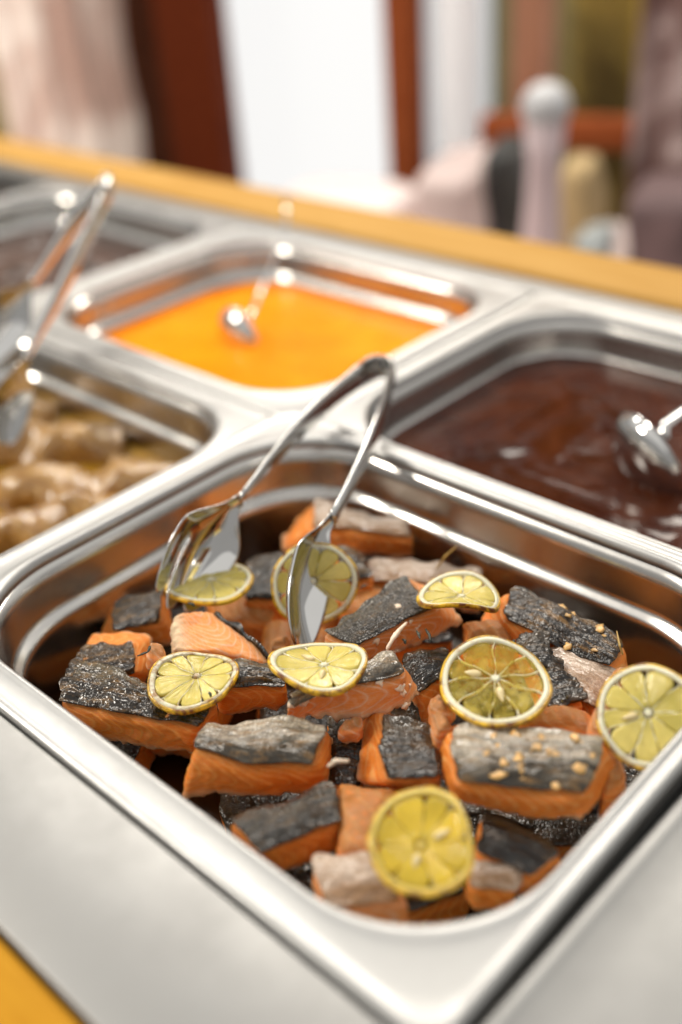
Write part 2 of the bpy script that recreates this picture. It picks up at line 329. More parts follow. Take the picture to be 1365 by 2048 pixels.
# ------------------------------------------------------------------ salmon pieces
FG = 'salmon pieces in the pan'
def corner(p, z0):
    if len(p) == 3: return at(p[0], p[1], z0 + p[2] * 0.001)
    return at(p[0], p[1], z0)
def salmon(label, z, top, th, sk, fl='flesh', bot=None, rad=0.0042, dome=0.0018, seed=0.0, wr=0.0007, fray=0.0012, crumbs=0, alb=0, sides=0.08, gap=0.0, warp=0.0034):
    """top: four corners of the skin side (pixel u, v and optional mm of height); bot: flesh side corners, given or straight below"""
    z *= 0.001; th *= 0.001
    T = [corner(p, z) for p in top]; c0_ = (T[0] + T[1] + T[2] + T[3]) / 4; T = [c0_ + (p - c0_) * 1.05 for p in T]
    nrm = ((T[1] - T[0]).cross(T[3] - T[0]) + (T[3] - T[2]).cross(T[1] - T[2])).normalized()
    if nrm.z < 0: nrm = -nrm
    ctr = (T[0] + T[1] + T[2] + T[3]) / 4
    B = []
    for i in range(4):
        if bot and bot[i] is not None: B.append(corner(bot[i], z - th))
        else: B.append(T[i] + (T[i] - ctr) * sides - nrm * th)
    # every corner stays inside the pan
    def inside(p, e=0.024):
        p.x = min(max(p.x, e), 0.265 - e); p.y = min(max(p.y, e), 0.325 - e); p.z = max(p.z, -0.078); return p
    T = [inside(p) for p in T]; B = [inside(p) for p in B]
    L = ((T[1] - T[0]).length + (T[2] - T[3]).length) / 2; Wd = ((T[3] - T[0]).length + (T[2] - T[1]).length) / 2
    H = max(0.008, sum((T[i] - B[i]).length for i in range(4)) / 4); hx, hy, hz = L / 2, Wd / 2, H / 2
    rad = min(rad, hx * 0.7, hy * 0.7, hz * 0.8)
    def tri(s, t_, r):
        q = [s * hx, t_ * hy, r * hz]; h = (hx, hy, hz); inn = [max(-(h[k] - rad), min(h[k] - rad, q[k])) for k in range(3)]
        d = V([q[k] - inn[k] for k in range(3)])
        if d.length > rad: d = d.normalized() * rad
        q = [inn[k] + d[k] for k in range(3)]
        a, b, c = q[0] / hx * .5 + .5, q[1] / hy * .5 + .5, q[2] / hz * .5 + .5
        tp = T[0] * (1 - a) * (1 - b) + T[1] * a * (1 - b) + T[2] * a * b + T[3] * (1 - a) * b
        bp = B[0] * (1 - a) * (1 - b) + B[1] * a * (1 - b) + B[2] * a * b + B[3] * (1 - a) * b
        p = tp * (1 - c) + bp * c + nrm * (dome * (1 - (2 * a - 1) ** 2) * (1 - (2 * b - 1) ** 2) * (1 - c))
        p = p + V((nz(p.x, p.y, p.z + seed, 38), nz(p.x + 7, p.y, p.z + seed, 38), nz(p.x, p.y + 9, p.z + seed, 38))) * warp + V((nz(p.x, p.y + 2, p.z + seed, 95), nz(p.x + 4, p.y, p.z + seed, 95), nz(p.x, p.y + 5, p.z + seed, 95))) * warp * 0.25
        return p, a, b, c
    nx, ny, nzz = max(14, int(L / 0.0013)), max(12, int(Wd / 0.0013)), max(8, int(H / 0.0014))
    vs = []; fs = []; at_ = []
    def face(fn, n, m_):
        base = len(vs)
        for i in range(n + 1):
            for j in range(m_ + 1):
                p, a, b, c = tri(*fn(-1 + 2 * i / n, -1 + 2 * j / m_)); vs.append(p); at_.append((a * L, b * Wd, c))
        fs.extend(grid_faces(n + 1, m_ + 1, base))
    face(lambda i, j: (i, j, -1), nx, ny); face(lambda i, j: (i, j, 1), nx, ny)
    face(lambda i, j: (i, -1, j), nx, nzz); face(lambda i, j: (i, 1, j), nx, nzz)
    face(lambda i, j: (-1, i, j), ny, nzz); face(lambda i, j: (1, i, j), ny, nzz)
    root = thing('salmon_piece', label, 'salmon', (ctr.x, ctr.y, min(p.z for p in B)), FG)
    o = mesh('flesh', vs, fs, M[fl], root, attr=at_); fixn(o)
    me = o.data; la = me.attributes['loc'].data; off = V(root.location)
    nn = [v.normal.copy() for v in me.vertices]; PHS = []
    for k, v in enumerate(me.vertices):
        a, b, c = la[k].vector; p = v.co + off
        cc = c - 0.45; phs = (a * 0.85 + b * 0.30 + 0.9 * H * cc * cc * 4 + 0.0065 * nz(p.x, p.y, p.z + seed, 48)) / 0.0056
        PHS.append(phs); fl_ = phs - math.floor(phs); fl_ = fl_ if fl_ < 0.85 else (1 - fl_) / 0.15 * 0.85
        d = 0.00055 * fl_ + 0.0006 * nz(p.x, p.y, p.z + seed, 160) + 0.0003 * nz(p.x, p.y, p.z + seed, 420)
        d += fray * sst(0.7, 1.0, c) * (nz(p.x, p.y, seed, 210) + 0.7 * nz(p.x, p.y, seed, 520)) * 1.3
        if c < 0.25: d -= 0.0006 * sst(0.25, 0.08, c)
        v.co = v.co + nn[k] * d
    me.attributes.new('flake', 'FLOAT', 'POINT').data.foreach_set('value', PHS); me.update()
    if alb and label[:6] != 'buried':
        rr = random.Random(int(seed * 31)); cand = [k for k in range(len(me.vertices)) if la[k].vector[2] > 0.62 + 0.3 * rr.random() and nn[k].dot(CF) < -0.15]
        bm = bmesh.new(); sd_ = [rr.choice(cand) for _ in range(max(1, alb // 3))] if cand else []
        for _ in range(alb if cand else 0):
            p0 = me.vertices[rr.choice(sd_)].co; k = min((rr.choice(cand) for _q in range(14)), key=lambda q: (me.vertices[q].co - p0).length); p = me.vertices[k].co; s_ = rr.uniform(0.0007, 0.0019)
            g = bmesh.ops.create_icosphere(bm, subdivisions=2, radius=1.0)
            for v in g['verts']:
                cc = v.co.copy(); cc = cc - nn[k] * cc.dot(nn[k]) * 0.45; v.co = p + cc * (s_ * (1 + 1.0 * nz(cc.x * 1.6, cc.y * 1.6, cc.z + _)))
        if cand:
            m2 = bpy.data.meshes.new('protein_beads'); bm.to_mesh(m2); m2.materials.append(M['albumin']); m2.polygons.foreach_set('use_smooth', [True] * len(m2.polygons))
            g = bpy.data.objects.new('protein_beads', m2); COL.objects.link(g); g.parent = root; g['kind'] = 'stuff'
        bm.free()
    if sk:
        n, m_ = max(24, int(L / 0.0009)), max(20, int(Wd / 0.0009)); up = []; dn = []; la2 = []
        P = {}
        for i in range(n + 1):
            for j in range(m_ + 1):
                s, t_ = -1 + 2 * i / n, -1 + 2 * j / m_
                s2 = s * min(1, 0.99 + 0.05 * nz(t_ * 2.6, seed, 1 + (s > 0))); t2 = t_ * min(1, 0.985 + 0.07 * nz(s * 3.1, seed, 5 + (t_ > 0)))
                r = -1 + 0.35 * gap
                p, a, b, c = tri(s2, t2, r); P[i, j] = (p, a, b)
        for i in range(n + 1):
            for j in range(m_ + 1):
                p, a, b = P[i, j]
                du = P[min(i + 1, n), j][0] - P[max(i - 1, 0), j][0]; dv = P[i, min(j + 1, m_)][0] - P[i, max(j - 1, 0)][0]
                nn_ = du.cross(dv); nn_ = nn_.normalized() if nn_.length > 1e-12 else nrm
                if nn_.dot(nrm) < 0: nn_ = -nn_
                q_ = i * L / n; r_ = j * Wd / m_; dd = wr * 1.3 * (0.9 * nz(q_, r_ * 1.6, seed + 4, 95) + 0.75 * nz(q_ * 0.8, r_ * 1.8, seed + 8, 230) + 0.30 * nz(q_, r_, seed + 2, 560)) 
                e_ = max(abs(2 * i / n - 1), abs(2 * j / m_ - 1))
                curl = 0.0012 * sst(0.75, 1.0, e_) * (1 + 2 * nz(p.x, p.y, seed + 6, 90))
                up.append(p + nn_ * (0.0006 + 0.45 * wr + dd + curl)); dn.append(p + nn_ * (-0.0006 + dd * 0.6 + curl * 0.4)); la2.append((a * L, b * Wd, b))
        m1 = m_ + 1; N = len(up); fs = grid_faces(n + 1, m1) + [tuple(reversed(f)) for f in grid_faces(n + 1, m1, N)]
        ring = [i * m1 for i in range(n + 1)] + [n * m1 + j for j in range(1, m1)] + [i * m1 + m_ for i in range(n - 1, -1, -1)] + [j for j in range(m_ - 1, 0, -1)]
        for k in range(len(ring)):
            a, b = ring[k], ring[(k + 1) % len(ring)]; fs.append((a, b, N + b, N + a))
        so = fixn(mesh('skin', up + dn, fs, M[sk], root, attr=la2 + la2))
        if crumbs:
            bm = bmesh.new(); rr = random.Random(int(seed * 10))
            for _ in range(crumbs):
                k = min(n - 2, int(n * (0.15 + 0.8 * rr.random() ** 0.7))) * m1 + rr.randrange(2, m_ - 1); p = up[k] - off; s = rr.uniform(0.0005, 0.0021) * rr.uniform(0.6, 1)
                g = bmesh.ops.create_icosphere(bm, subdivisions=2, radius=1.0)
                q = Matrix.Rotation(rr.uniform(0, 6), 3, 'Z')
                for v in g['verts']:
                    c = q @ V((v.co.x * 1.4, v.co.y, v.co.z * 0.30)); v.co = p + c * (s * 1.25 * (1 + 0.9 * nz(c.x * 1.7, c.y * 1.7, _ + c.z)))
            me = bpy.data.meshes.new('garlic_crumbs'); bm.to_mesh(me); bm.free(); me.materials.append(M['garlic'])
            me.polygons.foreach_set('use_smooth', [True] * len(me.polygons))
            g = bpy.data.objects.new('garlic_crumbs', me); COL.objects.link(g); g.parent = root; g['kind'] = 'stuff'
    return root

# front row
salmon('thick salmon piece with wrinkled dark skin against the left rim, under a browned lemon', -20, [(116, 1402), (396, 1452), (428, 1398), (172, 1330)], 23, 'skin_dark', 'flesh_deep',
       [(160, 1478), (380, 1520), None, None], seed=1.1, alb=0, wr=0.0012)
salmon('salmon piece with flat silvery skin and deep orange side near the left rim', -16, [(388, 1502), (628, 1532), (641, 1446), (420, 1440)], 24, 'skin_silver', 'flesh_deep',
       [(345, 1612), (648, 1584), (680, 1478), None], seed=2.3, alb=0, dome=0.002)
salmon('small salmon piece with grey scaly skin by the front left rim', -20, [(535, 1704), (684, 1646), (652, 1560), (464, 1642)], 18, 'skin_scaly', 'flesh_deep',
       [(560, 1755), (700, 1706), None, None], seed=3.2, wr=0.0008)
salmon('bare orange salmon flesh standing behind the frontmost lemon slice', -22, [(676, 1700), (742, 1700), (790, 1566), (680, 1558)], 20, None, 'flesh', seed=4.7, rad=0.004)
salmon('salmon piece with glistening black skin and upright orange side in the middle', -20, [(779, 1556), (878, 1560), (869, 1444), (760, 1426)], 20, 'skin_black', 'flesh',
       [(708, 1572), (880, 1600), None, (711, 1436)], seed=5.9, wr=0.0009)
salmon('largest salmon piece at front right, silver skin dotted with garlic crumbs', -9, [(919, 1572), (1222, 1602), (1204, 1466), (904, 1453)], 19, 'skin_silver', 'flesh',
       [(888, 1606), (1192, 1662), (1264, 1562), (866, 1452)], seed=6.4, alb=0, dome=0.0035, crumbs=20, rad=0.007)
salmon('pale pinkish salmon end at the front rim, left of the frontmost lemon', -21, [(645, 1796), (800, 1800), (752, 1700), (628, 1712)], 18, 'skin_pale', 'flesh_pink', seed=7.7)
salmon('salmon piece with charred skin at the front corner, right of the frontmost lemon', -27, [(955, 1702), (1060, 1742), (1118, 1690), (972, 1628)], 18, 'skin_black', 'flesh', seed=8.2)
salmon('pale grey salmon scrap at the very front rim', -32, [(935, 1775), (1030, 1775), (1042, 1732), (945, 1712)], 14, 'skin_pale', 'flesh_deep', seed=8.8)
# middle
salmon('long salmon piece tapering to a white fringe under the central lemon slice', -11, [(572, 1412, -3), (802, 1348), (774, 1298), (585, 1392)], 17, 'skin_silver', 'flesh_pink',
       [(560, 1452, 3), (800, 1424), (858, 1388), None], seed=9.5, alb=26, fray=0.0022, dome=0.001)
salmon('rounded salmon piece with dark skin between the two left lemon slices', -21, [(436, 1380), (578, 1370), (566, 1322), (450, 1328)], 18, 'skin_dark', 'flesh_deep',
       [(424, 1440), (588, 1432), None, None], seed=10.3, rad=0.007)
salmon('salmon piece with bright scaly grey skin and pink side in the centre', -16, [(718, 1294), (870, 1212), (806, 1157), (652, 1262)], 17, 'skin_scaly', 'flesh_pink',
       [(742, 1336), (926, 1252), (905, 1190), None], seed=11.9, alb=10, wr=0.0004, fray=0.002)
salmon('salmon piece with thin black crackled skin between centre and right lemon', -27, [(850, 1392), (898, 1352), (884, 1298), (804, 1320)], 18, 'skin_black', 'flesh', seed=12.4, wr=0.001)
salmon('pink salmon piece lying flesh up, dark skin on its right side', -24, [(432, 1214, 8), (548, 1330), (520, 1345, -12), (436, 1262, -12)], 18, 'skin_black', 'flesh_pink',
       [(350, 1238, 26), (345, 1300, 22), (350, 1340, 2), (360, 1300, 0)], seed=13.1, rad=0.004)
salmon('salmon piece with blistered dark skin in the left corner', -26, [(112, 1386), (264, 1350), (252, 1288), (164, 1290)], 20, 'skin_brown', 'flesh',
       [None, (304, 1362), (306, 1268, 16), (196, 1262, 10)], seed=14.6, wr=0.0014)
salmon('salmon piece with dark speckled skin beneath the fork of the tongs', -33, [(238, 1258), (326, 1242), (328, 1174), (226, 1202)], 18, 'skin_brown', 'flesh', [(185, 1280), None, None, (190, 1225)], seed=15.2, wr=0.001)
# back
salmon('thick orange salmon block at the back of the heap', -28, [(640, 1050), (822, 1072), (820, 1034), (636, 1002)], 20, 'skin_pale', 'flesh', [(546, 1104, 2), (824, 1118), None, (600, 1030, 10)], seed=16.8, rad=0.004, fray=0.0018)
salmon('flat salmon piece with pale brown skin along the back', -38, [(742, 1160), (952, 1172), (950, 1136), (738, 1114)], 16, 'skin_pale', 'flesh', [(740, 1205), None, None, None], seed=17.4)
salmon('salmon piece with crisp dark brown garlic skin by the right wall', -23, [(1016, 1244), (1224, 1330), (1244, 1278), (1036, 1166)], 19, 'skin_brown', 'flesh', [(990, 1306), None, None, (935, 1232, 4)], seed=18.7, crumbs=7, wr=0.0009, dome=0.004, rad=0.007)
salmon('salmon piece with white belly skin below the dark brown one at right', -27, [(1140, 1384), (1192, 1418), (1232, 1336), (1102, 1296)], 16, 'skin_pale', 'flesh', seed=19.3)
salmon('strip of crumpled black salmon skin right of the large lemon slice', -22, [(1098, 1412), (1162, 1396), (1088, 1272), (1040, 1282)], 16, 'skin_black', 'flesh', seed=20.6, wr=0.0016)
salmon('bare orange salmon flesh just below the large lemon slice', -18, [(1040, 1462), (1196, 1462), (1176, 1412), (1060, 1424)], 16, None, 'flesh', seed=21.5)
salmon('narrow pink strip of salmon left of the lemon at the right edge', -14, [(1176, 1456), (1206, 1468), (1254, 1332), (1226, 1334)], 20, None, 'flesh_pink', seed=22.2, rad=0.003, fray=0.002)
salmon('thin orange strip of salmon left of the large lemon slice', -12, [(868, 1462), (914, 1452), (888, 1380), (856, 1388)], 18, None, 'flesh_pink', seed=23.8, rad=0.003, fray=0.002)
salmon('orange salmon end at the right rim below the right edge lemon', -22, [(1222, 1600), (1266, 1566), (1232, 1490), (1196, 1470)], 18, None, 'flesh', seed=24.9)
salmon('salmon piece with purplish dark skin behind the spoon of the tongs', -37, [(486, 1196), (566, 1196), (566, 1104), (494, 1120)], 18, 'skin_black', 'flesh', seed=25.3)
salmon('salmon piece with grey skin behind the right half of the upright lemon', -34, [(690, 1160), (742, 1152), (716, 1098), (668, 1098)], 18, 'skin_dark', 'flesh', seed=26.1)
salmon('orange salmon scrap deep between the centre and left pieces', -46, [(524, 1322), (660, 1322), (652, 1244), (532, 1240)], 16, None, 'flesh_deep', seed=27.7)
salmon('dark skinned salmon scrap sunk between the front middle pieces', -36, [(664, 1562), (722, 1560), (720, 1442), (660, 1440)], 16, 'skin_black', 'flesh_deep', seed=28.4)
salmon('orange salmon piece below the curled lemon at right', -30, [(930, 1310), (1030, 1330), (1030, 1240), (930, 1232)], 16, None, 'flesh', seed=29.6)
salmon('orange salmon flesh in the shade behind the left corner pieces', -44, [(430, 1240), (545, 1240), (560, 1170), (420, 1180)], 16, None, 'flesh', seed=30.2)
salmon('orange salmon flesh under the scaly grey piece at the back', -42, [(690, 1230), (860, 1220), (850, 1160), (680, 1160)], 16, None, 'flesh', seed=31.2)
for lab, (u, v), z in (('loose pink salmon flake at the left of the large lemon slice', (872, 1405), -10), ('loose orange salmon flake below the long fringed piece', (700, 1440), -22), ('loose pale salmon flake beside the pink flesh up piece', (318, 1290), -16),
                       ('loose orange salmon flake behind the spoon tip', (560, 1290), -34), ('loose pale salmon flake near the front rim under the silvery piece', (420, 1640), -30)):
    salmon(lab, z, [(u - 20, v + 9), (u + 16, v + 12), (u + 20, v - 10), (u - 14, v - 9)], 9, None, 'flesh_pink', seed=u * 0.013, rad=0.002, fray=0.002, alb=0, warp=0.006)
# lower layer, seen only through the gaps; black skin stands in for gap shade
low = [((205, 1452), 'skin_black'), ((330, 1400), 'skin_black'), ((600, 1640), 'skin_black'), ((820, 1640), 'skin_black'), ((930, 1560), 'flesh'), ((1080, 1600), 'skin_black'), ((610, 1420), 'skin_black'),
       ((720, 1380), 'flesh'), ((860, 1420), 'skin_black'), ((1010, 1420), 'skin_black'), ((400, 1300), 'flesh'), ((600, 1190), 'flesh'), ((1130, 1250), 'flesh'), ((740, 1750), 'skin_black'), ((300, 1270), 'flesh'), ((1190, 1520), 'skin_black'), ((800, 1240), 'skin_black'), ((700, 1560), 'flesh'), ((545, 1540), 'flesh')]
rl = random.Random(3)
lowlab = ['buried salmon in the gap below the far left piece by the rim', 'buried salmon piece under the browned left lemon', 'buried salmon under the small grey scaly front piece',
 'buried salmon behind the frontmost lemon slice', 'buried salmon left under the garlic dotted piece', 'buried salmon under the garlic dotted piece', 'buried salmon between silvery left piece and long white fringed piece', 'buried salmon under the long white fringed piece',
 'buried salmon left under the large see-through lemon', 'buried salmon right under the large see-through lemon', 'buried salmon under the pink flesh up piece', 'buried salmon under the upright lemon', 'buried salmon under the crisp brown garlic piece', 'buried salmon at the front under the golden lemon',
 'buried salmon left behind the pink flesh up piece', 'buried salmon at the right rim under the orange end', 'buried salmon under the bright scaly centre piece', 'buried salmon under the upright middle piece', 'buried salmon right under the silvery left piece']
for k, ((u, v), kind) in enumerate(low):
    c = at(u, v, -0.058); a = rl.uniform(0, 3.14); dx = V((math.cos(a), math.sin(a), 0)); dy = V((-dx.y, dx.x, 0)); l_, w_ = rl.uniform(.025, .031), rl.uniform(.017, .021)
    c.x = min(max(c.x, 0.052), 0.213); c.y = min(max(c.y, 0.052), 0.273); c.z = -0.058 + rl.uniform(-0.004, 0.002)
    def px(p):
        d = p - CAM; f = d.dot(CF); return (PW / 2 + FPX * d.dot(CR) / f, PH / 2 + FPX * d.dot(CD) / f)
    salmon(lowlab[k], c.z * 1000, [px(c + dx * i + dy * j) for i, j in ((-l_, -w_), (l_, -w_), (l_, w_), (-l_, w_))], 20,
           None if (kind == 'flesh' and k % 2) else 'skin_black', 'flesh_deep', seed=40 + k * 1.7)  # black skin picked so the gaps read as deep shade

# ------------------------------------------------------------------ lemon slices
def pulp(name, col, clear):
    m = NT(name); a = m.loc((1, 1, 1)); st = m.n('ShaderNodeMapping', {'Vector': a, 'Scale': (160, 900, 200)}).outputs[0]
    n1 = m.noise(st, 1.0, 3, 0.6, 0.5); n2 = m.noise(a, 260, 3)
    m.P(Base_Color=m.mix(m.ramp(n1, [(0.3, 0), (0.7, 1)]), tuple(x * 0.82 for x in col), col), Roughness=0.13, Subsurface_Weight=0.35, Subsurface_Radius=(0.003, 0.0025, 0.001), Coat_Weight=0.3, Coat_Roughness=0.08,
        Normal=m.bump(m.math('ADD', n1, m.math('MULTIPLY', n2, 0.6)), 0.6, 0.0008))
    n3 = m.noise(a, 420, 4, 0.7); bc = m.p.inputs['Base Color'].links[0].from_socket
    seg_ = m.noise(m.n('ShaderNodeMapping', {'Vector': a, 'Scale': (60, 14, 0)}).outputs[0], 1.0, 2)
    bc = m.mix(m.ramp(seg_, [(0.38, 0), (0.62, 0.9)]), bc, tuple(x * y for x, y in zip(col, (0.62, 0.62, 0.45))))
    m.P(Base_Color=m.mix(m.ramp(n3, [(0.64, 0), (0.74, 0.8)]), bc, (0.30, 0.14, 0.02)))
    tr = m.n('ShaderNodeBsdfTransparent', {'Color': (0.95, 0.9, 0.55)})
    tl = m.n('ShaderNodeBsdfTranslucent', {'Color': tuple(min(1, x * 1.1) for x in col) + (1,)}); m0 = m.n('ShaderNodeMixShader', {0: 0.2, 1: m.p.outputs[0], 2: tl.outputs[0]})
    mx = m.n('ShaderNodeMixShader', {0: m.math('MULTIPLY', m.ramp(n2, [(0.35, 0.75), (0.7, 1.25)]), clear), 1: m0.outputs[0], 2: tr.outputs[0]})
    m.t.links.new(mx.outputs[0], m.out.inputs['Surface']); return m.m
def rindm(name, char):
    m = NT(name); a = m.loc((1, 1, 1)); n = m.noise(a, 190, 5, 0.7); n2 = m.noise(a, 700, 2)
    m.P(Base_Color=m.mix(m.ramp(n, [(0.62 - char, 0), (0.80 - char, 1)]), (0.82, 0.50, 0.02), (0.16, 0.045, 0.006)), Roughness=0.3, Coat_Weight=0.3, Normal=m.bump(n2, 0.4, 0.0004)); return m.m
def pithm(name, char, col=(0.96, 0.92, 0.70)):
    m = NT(name); a = m.loc((1, 1, 1)); n = m.noise(a, 230, 5, 0.7)
    m.P(Base_Color=m.mix(m.ramp(n, [(0.66 - char, 0), (0.86 - char, 1)]), col, (0.36, 0.15, 0.02)), Roughness=0.3, Subsurface_Weight=0.3, Subsurface_Radius=(0.002, 0.0016, 0.0007), Coat_Weight=0.25, Normal=m.bump(n, 0.3, 0.0005))
    tl = m.n('ShaderNodeBsdfTranslucent', {'Color': (*col, 1)}); mx = m.n('ShaderNodeMixShader', {0: 0.3, 1: m.p.outputs[0], 2: tl.outputs[0]}); m.t.links.new(mx.outputs[0], m.out.inputs['Surface']); return m.m
M['pulp'] = pulp('lemon pulp', (0.97, 0.82, 0.24), 0.12); M['pulp_clear'] = pulp('thin lemon pulp', (0.84, 0.70, 0.14), 0.74); M['pulp_gold'] = pulp('roasted lemon pulp', (0.90, 0.66, 0.05), 0.12)
M['rind'] = rindm('lemon rind', 0.18); M['rind_char'] = rindm('browned lemon rind', 0.22)
M['pith'] = pithm('lemon pith', 0.09); M['pith_char'] = pithm('browned lemon pith', 0.22); M['pith_gold'] = pithm('roasted lemon pith', 0.02, (0.84, 0.66, 0.16))
M['seed'] = plain('lemon seed', (0.72, 0.58, 0.3), 0.3, 0.2, 200)
def lemon(label, u, v, z, R, tilt, n=9, t=0.0028, bend=(0, 0), spin=0.0, pul='pulp', rnd='rind', pth='pith', seed=0, seeds=2, oval=1.0, fold=None):
    """tilt = (towards camera, towards image right); bend = curvature along the local axes (1/m)"""
    c = at(u, v, z * 0.001); N = (V((0, 0, 1)) + V((-0.70, -0.71, 0)) * tilt[0] + V((0.68, -0.73, 0)) * tilt[1]).normalized()
    X = (V((0.68, -0.73, 0)) - N * N.dot(V((0.68, -0.73, 0)))).normalized(); Yv = N.cross(X)
    rr = random.Random(seed); OF = (rr.uniform(0, 6.28), R * rr.uniform(0.05, 0.14))
    def D(r, a, h):
        a2 = a + spin; e = 1 + 0.035 * math.sin(2 * a2 + seed) + 0.018 * math.sin(3 * a2 + seed * 2) + 0.008 * math.sin(7 * a2 + seed)
        x, y = r * math.cos(a2) * e, r * math.sin(a2) * e * oval; k = max(0, 1 - r / R); x += math.cos(OF[0]) * OF[1] * k; y += math.sin(OF[0]) * OF[1] * k
        zz = h + bend[0] * x * x + bend[1] * y * y + (0.0011 * math.sin(2 * a2 + seed * 3) + 0.0006 * math.sin(3 * a2 + seed)) * (r / R) ** 2
        if fold:                                   # lift everything beyond a chord
            d = x * math.cos(fold[0]) + y * math.sin(fold[0]) - fold[1] * R
            if d > 0:
                k = d * fold[2]; x -= math.cos(fold[0]) * k * 0.6; y -= math.sin(fold[0]) * k * 0.6; zz += d * fold[3]
        return c + X * x + Yv * y + N * zz
    base = min((D(R, i * 0.4, -t / 2).z for i in range(16)))
    root = thing('lemon_slice', label, 'lemon slice', (c.x, c.y, base), 'roasted lemon slices')
    def ring(name, prof, mat, seg=72):
        vs = [D(r, 2 * math.pi * k / seg, h) for r, h in prof for k in range(seg)]; L_ = [(math.cos(2 * math.pi * k / seg) * r, math.sin(2 * math.pi * k / seg) * r, h) for r, h in prof for k in range(seg)]
        return fixn(mesh(name, vs, grid_faces(len(prof), seg, 0, True, True), mat, root, attr=L_))
    ri = R * 0.945; rp = R * 0.85; off_a = rr.uniform(0, 6.28); off_r = R * rr.uniform(0.03, 0.10)
    ring('rind', [(ri, t * .46), (R * .97, t * .45), (R * .992, t * .3), (R, 0), (R * .992, -t * .3), (R * .97, -t * .45), (ri, -t * .46)], M[rnd])
    # pith: outer ring, membranes between the segments and the core, one mesh
    vs = []; fs = []; la = []
    def add(pts, faces):
        b = len(vs)
        for r, a, h in pts: vs.append(D(r, a, h)); la.append((math.cos(a) * r, math.sin(a) * r, h))
        fs.extend([tuple(b + q for q in f) for f in faces])
    seg = 72; prof = [(rp, t * .42), (rp + R * .03, t * .5), (ri, t * .47), (ri, -t * .47), (rp + R * .03, -t * .5), (rp, -t * .42)]
    add([(r, 2 * math.pi * k / seg, h) for r, h in prof for k in range(seg)], grid_faces(len(prof), seg, 0, True, True))
    core = R * 0.07; add([(core * q, 2 * math.pi * k / 14, h) for q, h in ((0.02, t * .5), (.8, t * .5), (1, t * .4), (1, -t * .4), (.8, -t * .5), (0.02, -t * .5)) for k in range(14)], grid_faces(6, 14, 0, True, True))
    ang = [2 * math.pi * (k + rr.uniform(-.16, .16)) / n for k in range(n)]
    wm = R * 0.0065
    for a in ang:
        pts = []
        for i in range(9):
            r = lerp(core * .6, rp * 1.02, i / 8); da = wm * (1.2 + 0.5 * math.sin(i * 2.1 + a)) / max(r, core) ; aa = a + 0.06 * math.sin(i * 0.9 + a * 7)
            pts += [(r, aa - da, t * .30), (r, aa + da, t * .30), (r, aa + da, -t * .30), (r, aa - da, -t * .30)]
        add(pts, grid_faces(9, 4, 0, False, True))
    fixn(mesh('pith', vs, fs, M[pth], root, attr=la))
    for k in range(n):
        a0, a1 = ang[k], ang[(k + 1) % n] + (2 * math.pi if k == n - 1 else 0); aw = (a1 - a0)
        vs = []; la = []; nr, na = 10, 9; bul = rr.uniform(-0.25, 0.35); sh = rr.uniform(-.2, 0.1)
        rs, re = core * 1.6, rp * rr.uniform(0.985, 1.01)
        for side in (1, -1):
            for i in range(nr + 1):
                q = i / nr; r = lerp(rs, re, q)
                for j in range(na + 1):
                    p = -1 + 2 * j / na; edge = min(0.47, (wm * 1.1) / max(r, 1e-4) / aw)
                    rnd_ = 1 - 0.10 * abs(p) ** 4 * sst(.6, 1, q); r2 = r * rnd_
                    a = (a0 + a1) / 2 + p * (0.5 - edge) * aw * (1 - 0.12 * sst(.75, 1, q) * abs(p))
                    fall = (1 - abs(p) ** 6) * sst(0, .12, q) * (1 - sst(.93, 1, q))
                    h = side * t * (0.30 + (bul * 0.5 + sh * .4) * fall) + side * 0.00025 * nz(r * 500, a * 9, k + seed) * fall
                    vs.append(D(r2, a, h)); la.append((r2, a * 0.01 + k * .1, h))
        m1 = na + 1; Nn = (nr + 1) * m1; fs = grid_faces(nr + 1, m1) + [tuple(reversed(f)) for f in grid_faces(nr + 1, m1, Nn)]
        rg = [i * m1 for i in range(nr + 1)] + [nr * m1 + j for j in range(1, m1)] + [i * m1 + na for i in range(nr - 1, -1, -1)] + [j for j in range(na - 1, 0, -1)]
        for q in range(len(rg)): fs.append((rg[q], rg[(q + 1) % len(rg)], Nn + rg[(q + 1) % len(rg)], Nn + rg[q]))
        fixn(mesh('segment', vs, fs, M[pul], root, attr=la))
    for k in range(seeds):
        a = (ang[(k * 3 + seed) % n] + math.pi / n); r0 = R * rr.uniform(.3, .42); vs = []
        for i in range(9):
            q = i / 8; wdt = R * 0.075 * math.sin(math.pi * min(1, q ** 0.7)) ; 
            for j in range(10):
                b = 2 * math.pi * j / 10; r = r0 + (q - .5) * R * .34
                vs.append(D(r, a + wdt * math.cos(b) / max(r, 1e-4), t * .34 + wdt * 0.9 * math.sin(b)))
        fixn(mesh('seed', vs, grid_faces(9, 10, 0, False, True) + [tuple(range(10)), tuple(range(80, 90))], M['seed'], root))
    return root
lemon('lemon slice with a browned rind at the left, resting on wrinkled dark skin', 387, 1360, -12, 0.0192, (0.05, 0.0), 10, bend=(6, -4), rnd='rind_char', pth='pith_char', seed=1, seeds=0)
lemon('pale juicy lemon slice lying across the centre below the spoon tip', 637, 1331, -6, 0.0206, (-0.16, 0.06), 8, seed=2, seeds=2, spin=0.4, bend=(9, -5))
lemon('large see-through lemon slice right of centre over charred skin', 992, 1367, -4, 0.0224, (0.22, -0.05), 9, pul='pulp_clear', pth='pith', seed=3, seeds=2, spin=0.2, bend=(-5, 6))
lemon('lemon slice cut off by the right edge of the picture', 1298, 1432, -4, 0.0205, (0.62, -0.45), 9, seed=4, pul='pulp', seeds=1, bend=(7, -4))
